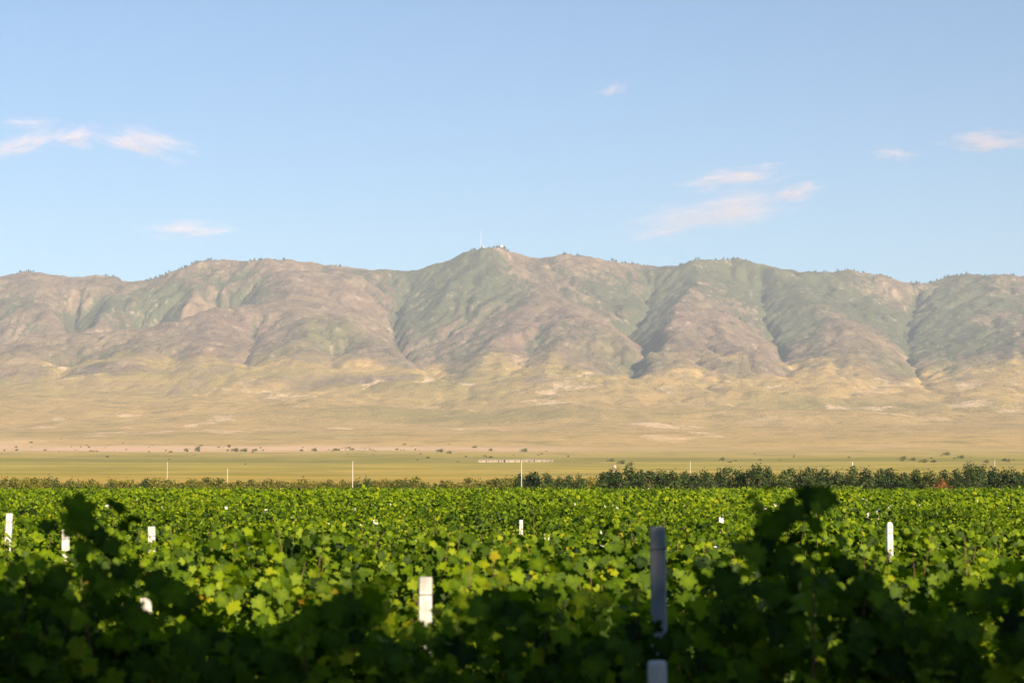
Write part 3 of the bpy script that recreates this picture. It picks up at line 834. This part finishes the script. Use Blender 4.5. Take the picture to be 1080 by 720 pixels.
def trunk_mesh(seed, H, r, W):
    rg = random.Random(seed); m = MB()
    top = Vector((rg.uniform(-.05, .05) * H, rg.uniform(-.05, .05) * H, H * 0.8))
    m.tube([(0, 0, -0.05), top * 0.4 + Vector((0.02, 0, 0)), top], [r, r * 0.7, r * 0.2], 7)
    for k in range(5):
        a = k * 2.2 + rg.random(); z = rg.uniform(0.25, 0.6)
        p = top * (z / 1.0)
        e = p + Vector((math.cos(a) * W * 0.33, math.sin(a) * W * 0.33, H * 0.2))
        m.tube([p, p.lerp(e, .5) + Vector((0, 0, .03 * H)), e], [r * 0.4, r * 0.26, r * 0.1], 5)
    return m.mesh("trunk", [M_BARK], True)

def tree_proto(name, seed, H, W, material, **k):
    e = empty(name, (0, -500, -60))
    link("trunk", trunk_mesh(seed, H, 0.03 * H, W), e)
    link("crown", crown_mesh(seed, H, W, 0.12 * H, material, **k), e)
    return [e, False, H]

def put(proto, loc, s, rz, sz=None):
    o = proto[0] if not proto[1] else copy_tree(proto[0])
    proto[1] = True
    o.location = loc; o.scale = (s, s, sz or s); o.rotation_euler = (0, 0, rz)
    return o

def ground_z(x, y):
    return float(fan(y)) if y <= 300 else float(height(np.array([x]), np.array([y]))[0])

def tree_row():
    rg = np.random.default_rng(31)
    dark = [tree_proto("tree", 400 + i, 4.0, w, M_TREE, n=1100, lsize=0.17, conical=c) for i, (w, c) in enumerate([(2.9, .35), (2.4, .7), (3.4, .2), (2.2, .9), (2.8, .5)])]
    x = 640.0; i = 0
    while x < 1092:
        y = 178 + rg.uniform(0, 9)
        topy = 498 - 4 * max(0, math.sin(x * 0.05)) - rg.uniform(0, 5)
        if 790 < x < 870: topy -= 2
        h = px(x, topy, y).z
        o = put(dark[int(rg.integers(0, 5))], (px(x, 500, y).x, y, 0), h / 4.0 * rg.uniform(1.0, 1.35), rg.uniform(0, 6.28), h / 4.0)
        if x < 700: lab = "dark bushy tree at the left end of the low tree row behind the vines"
        elif x < 880: lab = "dark green tree in the middle of the low tree row behind the vines"
        else: lab = "dark green tree in the right half of the low tree row behind the vines"
        props(o, lab, "tree", "low trees in the row behind the vineyard")
        x += rg.uniform(9, 17)
    big = tree_proto("tree", 440, 4.9, 4.0, M_TREE, n=2200, lsize=0.16, conical=0.15, lobes=13)
    o = put(big, (px(1023, 500, 176).x, 176, 0), px(1023, 488, 176).z / 4.9, 0.4)
    props(o, "largest dark round tree near the right end of the tree row", "tree", "low trees in the row behind the vineyard")
    rust = tree_proto("shrub", 450, 2.9, 2.2, M_RUST, n=800, lsize=0.15)
    o = put(rust, (px(994, 505, 174).x, 174, 0), 0.98, 0)
    props(o, "rusty orange shrub left of the largest round tree in the row", "shrub")
    for xx in (548, 553, 566, 578, 590, 560, 600, 612):
        y = 182 + rg.uniform(0, 6)
        h = px(xx, rg.uniform(497, 502), y).z
        o = put(dark[int(rg.integers(0, 5))], (px(xx, 500, y).x, y, 0), h / 4.0, rg.uniform(0, 6), h / 4.0)
        props(o, "dark bushy tree in the short clump just right of the central pole", "tree", "short tree clump by the central pole")
    # olive scrub along the whole far edge
    scr = [tree_proto("shrub", 460 + i, 3.0, w, M_SCRUB, n=900, lsize=0.17, lobes=8) for i, w in enumerate((3.4, 2.8, 4.2, 3.0))]
    olive = [tree_proto("shrub", 470 + i, 3.0, w, M_TREE, n=800, lsize=0.16) for i, w in enumerate((2.2, 2.8))]
    x = -25.0; n = 0
    while x < 1110:
        y = 196 + rg.uniform(0, 34)
        h = px(x, (508.5 if x < 640 else 507) - (7 if x < 640 else 8.5) * rg.random() ** 1.6 - (2 if x > 640 else 0), y).z - ground_z(0, y)
        dk = rg.random() < (0.16 if x < 540 else 0.1)
        o = put((olive if dk else scr)[int(rg.integers(0, 2 if dk else 4))], (px(x, 500, y).x, y, ground_z(0, y)), h / 3.0 * (0.9 if dk else 1.15), rg.uniform(0, 6), h / 3.0)
        if dk: lab = "darker green bush standing in the olive scrub along the vineyard's far edge"
        elif x < 540: lab = "olive yellow shrub in the left half of the scrub beyond the vineyard"
        else: lab = "olive yellow shrub in the right half of the scrub beyond the vineyard"
        props(o, lab, "shrub", "shrubs along the far edge of the vineyard")
        n += 1
        x += rg.uniform(4, 9)
    # dark bushes scattered over the plain and the gravel wash
    M = crown_mesh(500, 4.0, 5.0, 0.3, M_TREE, n=260, lsize=0.7, lobes=6); M2 = crown_mesh(501, 4.0, 6.0, 0.3, M_SCRUB, n=260, lsize=0.7, lobes=6)
    k = 0
    spots = []
    for _ in range(75):
        spots.append((rg.uniform(-10, 520), 2180 + rg.normal(0, 240), 0.35 + 0.9 * rg.random() ** 2))
    for c in (195, 205, 210, 247, 255, 320, 332, 350, 358, 366, 460, 463, 520, 556):
        spots.append((c + rg.normal(0, 3), 2050 + rg.normal(0, 60), rg.uniform(1.0, 1.9)))
    for c in (640, 655, 668, 955, 962, 975, 985, 1000, 1017, 1040, 1060, 1068, 760):
        spots.append((c + rg.normal(0, 3), 1500 + rg.normal(0, 120), rg.uniform(0.8, 1.5)))
    for _ in range(30):
        spots.append((rg.uniform(250, 1090), 1750 + rg.normal(0, 160), rg.uniform(0.3, 0.8)))
    for xp, y, s in spots:
        X = (xp - 540) / F * y
        o = link("shrub", M if rg.random() < 0.15 else M2)
        o.location = (X, y, ground_z(X, y) - 0.1); s *= 0.52; o.scale = (s * rg.uniform(0.9, 2.2), s, s); o.rotation_euler = (0, 0, 0)
        props(o, "small dark bush dotted along the pale gravel wash on the left" if y > 1950 else "small dark bush dotted over the green plain", "shrub", "bushes on the distant plain")
    # tiny trees along the mountain crest
    T = crown_mesh(510, 9.0, 7.0, 0.5, M_TREE, n=150, lsize=1.9, lobes=2, conical=0.4)
    line = []
    for a, b, c in ((14, 34, 9), (104, 118, 6), (150, 235, 44), (262, 276, 8), (287, 300, 9), (352, 360, 4), (495, 515, 10), (517, 542, 10), (590, 612, 10), (640, 690, 14), (716, 790, 22), (860, 945, 20), (960, 1020, 20), (1020, 1085, 10)):
        for q in range(c): line.append(rg.uniform(a, b))
    Dn = np.linspace(6300, 7500, 400)
    for xp in line:
        u = (xp - 540) / F
        zz = height(u * Dn, Dn)
        el = (zz - CAM_H) / Dn
        D = Dn[int(np.argmax(el))] + rg.uniform(-10, 4)
        X = u * D
        o = link("tree", T); o.location = (X, D, float(height(np.array([X]), np.array([D]))[0]) - 1.5)
        s = rg.uniform(0.45, 1.15); o.scale = (s * 1.2, s, s); o.rotation_euler = (0, 0, rg.uniform(0, 6))
        props(o, "tiny dark tree standing on the mountain skyline", "tree", "trees along the mountain crest")
    print("scrub", n, "crest", len(line))
    for p in dark + scr + olive:
        if not p[1]:
            for c in list(p[0].children): bpy.data.objects.remove(c)
            bpy.data.objects.remove(p[0])
tree_row()

# tall trees behind the camera, whose shade lies over the nearest vines
def shade_trees():
    rg = np.random.default_rng(77)
    for i, (x, y, h, w) in enumerate(SHADE):
        t = tree_proto("tree", 600 + i, h, w, M_TREE, n=5600, lsize=0.52, lobes=18, conical=0.15)
        o = put(t, (x, y, 0), 1.0, rg.uniform(0, 6))
        props(o, "tall leafy tree behind the photographer shading the nearest vines", "tree", "shade trees behind the photographer")
SHADE = [(3.6, -15.5, 14.2, 5.4), (7.2, -16, 13.6, 5.6), (10.6, -16, 13.9, 5.6), (13.7, -16, 13.5, 5.2), (16.7, -16, 13.5, 5.4), (20.4, -15.5, 13.3, 5.4), (24.2, -16, 14.0, 5.4),
         (-22, -13, 12.5, 6.5), (-16, -12, 13.5, 6.5), (-10, -13, 12.8, 6.5), (-4, -12, 13.4, 6.5)]  # left row: unseen trees added to block more skylight
shade_trees()

# ---------------------------------------------------------------- poles, huts, village, summit
def pole(x, ytop, D, r, lab, arm):
    p = px(x, ytop, D); g = ground_z(p.x, D)
    h = p.z - g
    e = empty("utility_pole", (p.x, D, g))
    m = MB(); m.tube([(0, 0, -0.2), (0, 0, h * 0.5), (0, 0, h)], [r * 0.6, r * 0.54, r * 0.45], 10)
    link("shaft", m.mesh("shaft", [M_POLE], True), e)
    if arm:
        m = MB(); m.box((0, -r - 0.03, h - 0.25), (arm, 0.07, 0.08)); link("crossarm", m.mesh("crossarm", [M_SHADEPOST]), e)
        for q in (-0.45, 0, 0.45):
            m = MB(); m.tube([(q * arm, -r - 0.03, h - 0.21), (q * arm, -r - 0.03, h - 0.1), (q * arm, -r - 0.03, h - 0.05)], [0.03, 0.05, 0.025], 8)
            link("insulator", m.mesh("insulator", [M_WHITE], True), e)
    props(e, lab, "pole", "pale poles beyond the vineyard")
pole(372, 486, 172, 0.075, "pale slender pole left of centre beyond the vines", 0.0)
pole(550, 485, 172, 0.075, "pale slender pole nearest the middle, beside the short tree clump", 0.0)
pole(176.5, 487, 215, 0.065, "pale thin pole on the far left above the scrub", 0.0)
pole(728, 486, 260, 0.085, "short pale pole top above the left part of the tree row", 0.0)
pole(899, 487, 200, 0.17, "thick pale stub of a pole above the middle of the tree row", 0.0)
pole(1049, 485, 230, 0.08, "thin pale pole just right of the largest round tree", 0.0)
pole(240, 494, 320, 0.11, "tiny pale pole stub on the grass left of the slender pole", 0.0)

def marker():
    D = 236; p = px(648, 490, D); g = ground_z(p.x, D); h = p.z - g
    e = empty("water_tank", (p.x, D, g))
    m = MB(); m.tube([(0, 0, h - 0.75), (0, 0, h - 0.7), (0, 0, h - 0.12), (0, 0, h)], [0.18, 0.21, 0.21, 0.09], 14); link("tank", m.mesh("tank", [M_ADOBE], True), e)
    for a in range(4):
        m = MB(); s, c = math.sin(a * math.pi / 2 + .78), math.cos(a * math.pi / 2 + .78)
        m.tube([(c * 0.2, s * 0.2, -0.1), (c * 0.14, s * 0.14, h - 0.76)], 0.045, 6); link("leg", m.mesh("leg", [M_POST]), e)
    props(e, "small white tank on legs above the left end of the tree row", "tank")
marker()

def house(x, ybase_D, w, dpt, h, lab, roofed=True):
    D = ybase_D; h *= 0.62; X = (x - 540) / F * D; g = ground_z(X, D)
    e = empty("house", (X, D, g - 0.1), R(random.uniform(-12, 12)))
    m = MB(); m.box((0, 0, h / 2), (w, dpt, h)); link("wall", m.mesh("wall", [M_ADOBE]), e)
    r = MB(); a, b = w / 2 + 0.3, dpt / 2 + 0.3
    r.add([(-a, -b, h + .003), (a, -b, h + .003), (a, b, h + .003), (-a, b, h + .003), (-a, 0, h + 0.7), (a, 0, h + 0.7)], [(3, 2, 1, 0), (0, 1, 5, 4), (2, 3, 4, 5), (1, 2, 5), (3, 0, 4)])
    link("roof", r.mesh("roof", [M_ROOF if roofed else M_ADOBE]), e)
    m = MB(); m.box((w * 0.15, -dpt / 2 - 0.02, 0.7), (0.8, 0.05, 1.35)); link("door", m.mesh("door", [M_DARK]), e)
    for q in (-0.3, 0.35):
        m = MB(); m.box((w * q, -dpt / 2 - 0.02, 1.0), (0.7, 0.05, 0.6)); link("window", m.mesh("window", [M_DARK]), e)
    props(e, lab, "house", "low houses of the distant village")
for x, D, w, h, lab in ((511, 1490, 9, 2.6, "leftmost low white house of the distant village in the centre"), (524, 1500, 10, 2.5, "second low white house from the left in the central village"),
                        (540, 1485, 11, 2.5, "long low white house in the middle of the central village"), (557, 1510, 8, 2.8, "fourth low white house from the left in the central village"),
                        (569, 1495, 8, 2.6, "fifth low white house from the left in the central village"), (579, 1505, 6, 2.3, "small white house at the right end of the central village"),
                        (364, 2020, 8, 3.0, "left one of two small pale houses by the gravel wash"), (384, 2010, 7, 3.0, "right one of two small pale houses by the gravel wash")):
    house(x, D, w, 6, h, lab, False)

def summit():
    Dn = np.linspace(6500, 7500, 500)
    def crest(xp):
        u = (xp - 540) / F; z = height(u * Dn, Dn); D = float(Dn[int(np.argmax((z - CAM_H) / Dn))])
        return u * D, D, float(height(np.array([u * D]), np.array([D]))[0])
    X, D, Z = crest(507)
    e = empty("radio_mast", (X, D, Z - 1)); H = 56.0
    leg = lambda k, z: Vector((math.cos(k * 2.094) * (1.9 - 1.3 * z / H), math.sin(k * 2.094) * (1.9 - 1.3 * z / H), z))
    for k in range(3):
        m = MB(); m.tube([leg(k, 0), leg(k, H)], 0.13, 5); link("leg", m.mesh("leg", [M_WHITE]), e)
    m = MB()
    for q in range(14):
        z0, z1 = H * q / 14, H * (q + 1) / 14
        for k in range(3):
            m.tube([leg(k, z0), leg((k + 1) % 3, z1)], 0.07, 4)
            m.tube([leg(k, z1), leg((k + 1) % 3, z1)], 0.07, 4)
    link("bracing", m.mesh("bracing", [M_WHITE]), e)
    m = MB(); m.tube([(0, 0, H), (0, 0, H + 7)], [0.25, 0.1], 6); link("antenna", m.mesh("antenna", [M_WHITE]), e)
    props(e, "thin white radio mast on the highest mountain summit", "radio mast")
    for xp, w, h, lab in ((529, 8, 6, "white hut on the summit right of the radio mast"), (510, 6, 4.5, "low pale hut at the foot of the radio mast")):
        X, D, Z = crest(xp)
        e = empty("hut", (X, D - 2, Z - 1.5))
        m = MB(); m.box((0, 0, h / 2), (w, 6, h)); link("wall", m.mesh("wall", [M_WHITE]), e)
        m = MB(); m.box((0, 0, h + 0.23), (w + 0.8, 6.8, 0.45)); link("roof", m.mesh("roof", [M_WHITE]), e)
        m = MB(); m.box((0, -3.02, 1.6), (1.4, 0.08, 2.4)); link("door", m.mesh("door", [M_DARK]), e)
        props(e, lab, "hut")
summit()

# ---------------------------------------------------------------- clouds
def cloud_material(density, seed):
    m = bpy.data.materials.new("cloud_vapour"); m.use_nodes = True
    N, L = m.node_tree.nodes, m.node_tree.links
    N.remove(N["Principled BSDF"])
    v = N.new("ShaderNodeVolumePrincipled"); v.inputs["Color"].default_value = (1.0, 0.74, 0.68, 1); v.inputs["Anisotropy"].default_value = -0.3
    L.new(v.outputs[0], N["Material Output"].inputs["Volume"])
    tc = N.new("ShaderNodeTexCoord"); o = tc.outputs["Object"]
    ln = N.new("ShaderNodeVectorMath"); ln.operation = 'LENGTH'; L.new(o, ln.inputs[0])
    ad = N.new("ShaderNodeVectorMath"); ad.operation = 'ADD'; ad.inputs[1].default_value = (seed * 3.7, seed * 1.3, 0); L.new(o, ad.inputs[0])
    n = noise(N, L, ad.outputs[0], 1.9, 7, 0.62, (1.1, 1, 1.2))
    fall = math_(N, L, 'SUBTRACT', 1.0, ln.outputs["Value"])
    s = math_(N, L, 'ADD', math_(N, L, 'MULTIPLY', fall, 0.75), math_(N, L, 'MULTIPLY', math_(N, L, 'SUBTRACT', n, 0.55), 1.9))
    d = math_(N, L, 'MULTIPLY', smooth_step(N, L, s, 0.12, 0.75), density)
    d = math_(N, L, 'MULTIPLY', d, smooth_step(N, L, fall, 0.0, 0.25))
    L.new(d, v.inputs["Density"])
    return m
def sphere_mesh():
    import bmesh
    b = bmesh.new(); bmesh.ops.create_icosphere(b, subdivisions=3, radius=1.0)
    me = bpy.data.meshes.new("cloud"); b.to_mesh(me); b.free(); return me
CLOUDS = [  # centre px, half size px, tilt, density
 (22, 153, 46, 12, -17, 1.0, "streak of pink white cloud entering at the left edge of the sky"),
 (82, 145, 26, 11, -5, 1.0, "small rounded pink white cloud between two streaks on the left"),
 (150, 150, 54, 17, 12, 1.0, "largest left hand cloud, a pinkish streak sloping down to the right"),
 (30, 130, 34, 6, 0, 0.5, "faint thin wisp above the left edge cloud streak"),
 (198, 242, 52, 10, -2, 0.8, "faint low wisp just above the left mountain skyline"),
 (776, 187, 62, 12, -6, 1.1, "bright slim cloud streak right of centre, upper of three"),
 (842, 203, 30, 10, -8, 1.2, "small bright puff at the right tip of the broad faint cloud"),
 (750, 226, 100, 22, -10, 0.95, "broad faint cloud patch above the mountains right of centre"),
 (1042, 149, 54, 12, 2, 0.9, "cloud streak running out at the right edge of the sky"),
 (944, 162, 26, 8, 4, 0.7, "small faint cloud left of the right edge streak"),
 (645, 95, 17, 7, -10, 0.5, "tiny faint puff alone high in the sky right of centre"),
]
def clouds():
    base = sphere_mesh(); D = 14000.0
    for i, (x, y, a, b, tilt, dens, lab) in enumerate(CLOUDS):
        c = px(x, y, D); k = D / F
        me = base.copy(); me.materials.append(cloud_material(0.0036 * dens, i + 1))
        o = link("cloud", me); o.location = c
        o.scale = (a * k * 1.45, 230, b * k * 1.5); o.rotation_euler = (0, R(tilt), 0)
        props(o, lab, "cloud", "wisps of cloud above the mountains")
clouds()

# ---------------------------------------------------------------- the air
def haze():
    m = bpy.data.materials.new("air"); m.use_nodes = True
    N, L = m.node_tree.nodes, m.node_tree.links
    N.remove(N["Principled BSDF"])
    v = N.new("ShaderNodeVolumePrincipled")
    v.inputs["Color"].default_value = (0.78, 0.875, 1.0, 1)
    v.inputs["Density"].default_value = 6.6e-5
    L.new(v.outputs[0], N["Material Output"].inputs["Volume"])
    b = MB(); b.box((0, 4380, 549), (9000, 9200, 1100 + 2))
    o = link("haze", b.mesh("haze", [m]))
    props(o, kind="stuff")
haze()
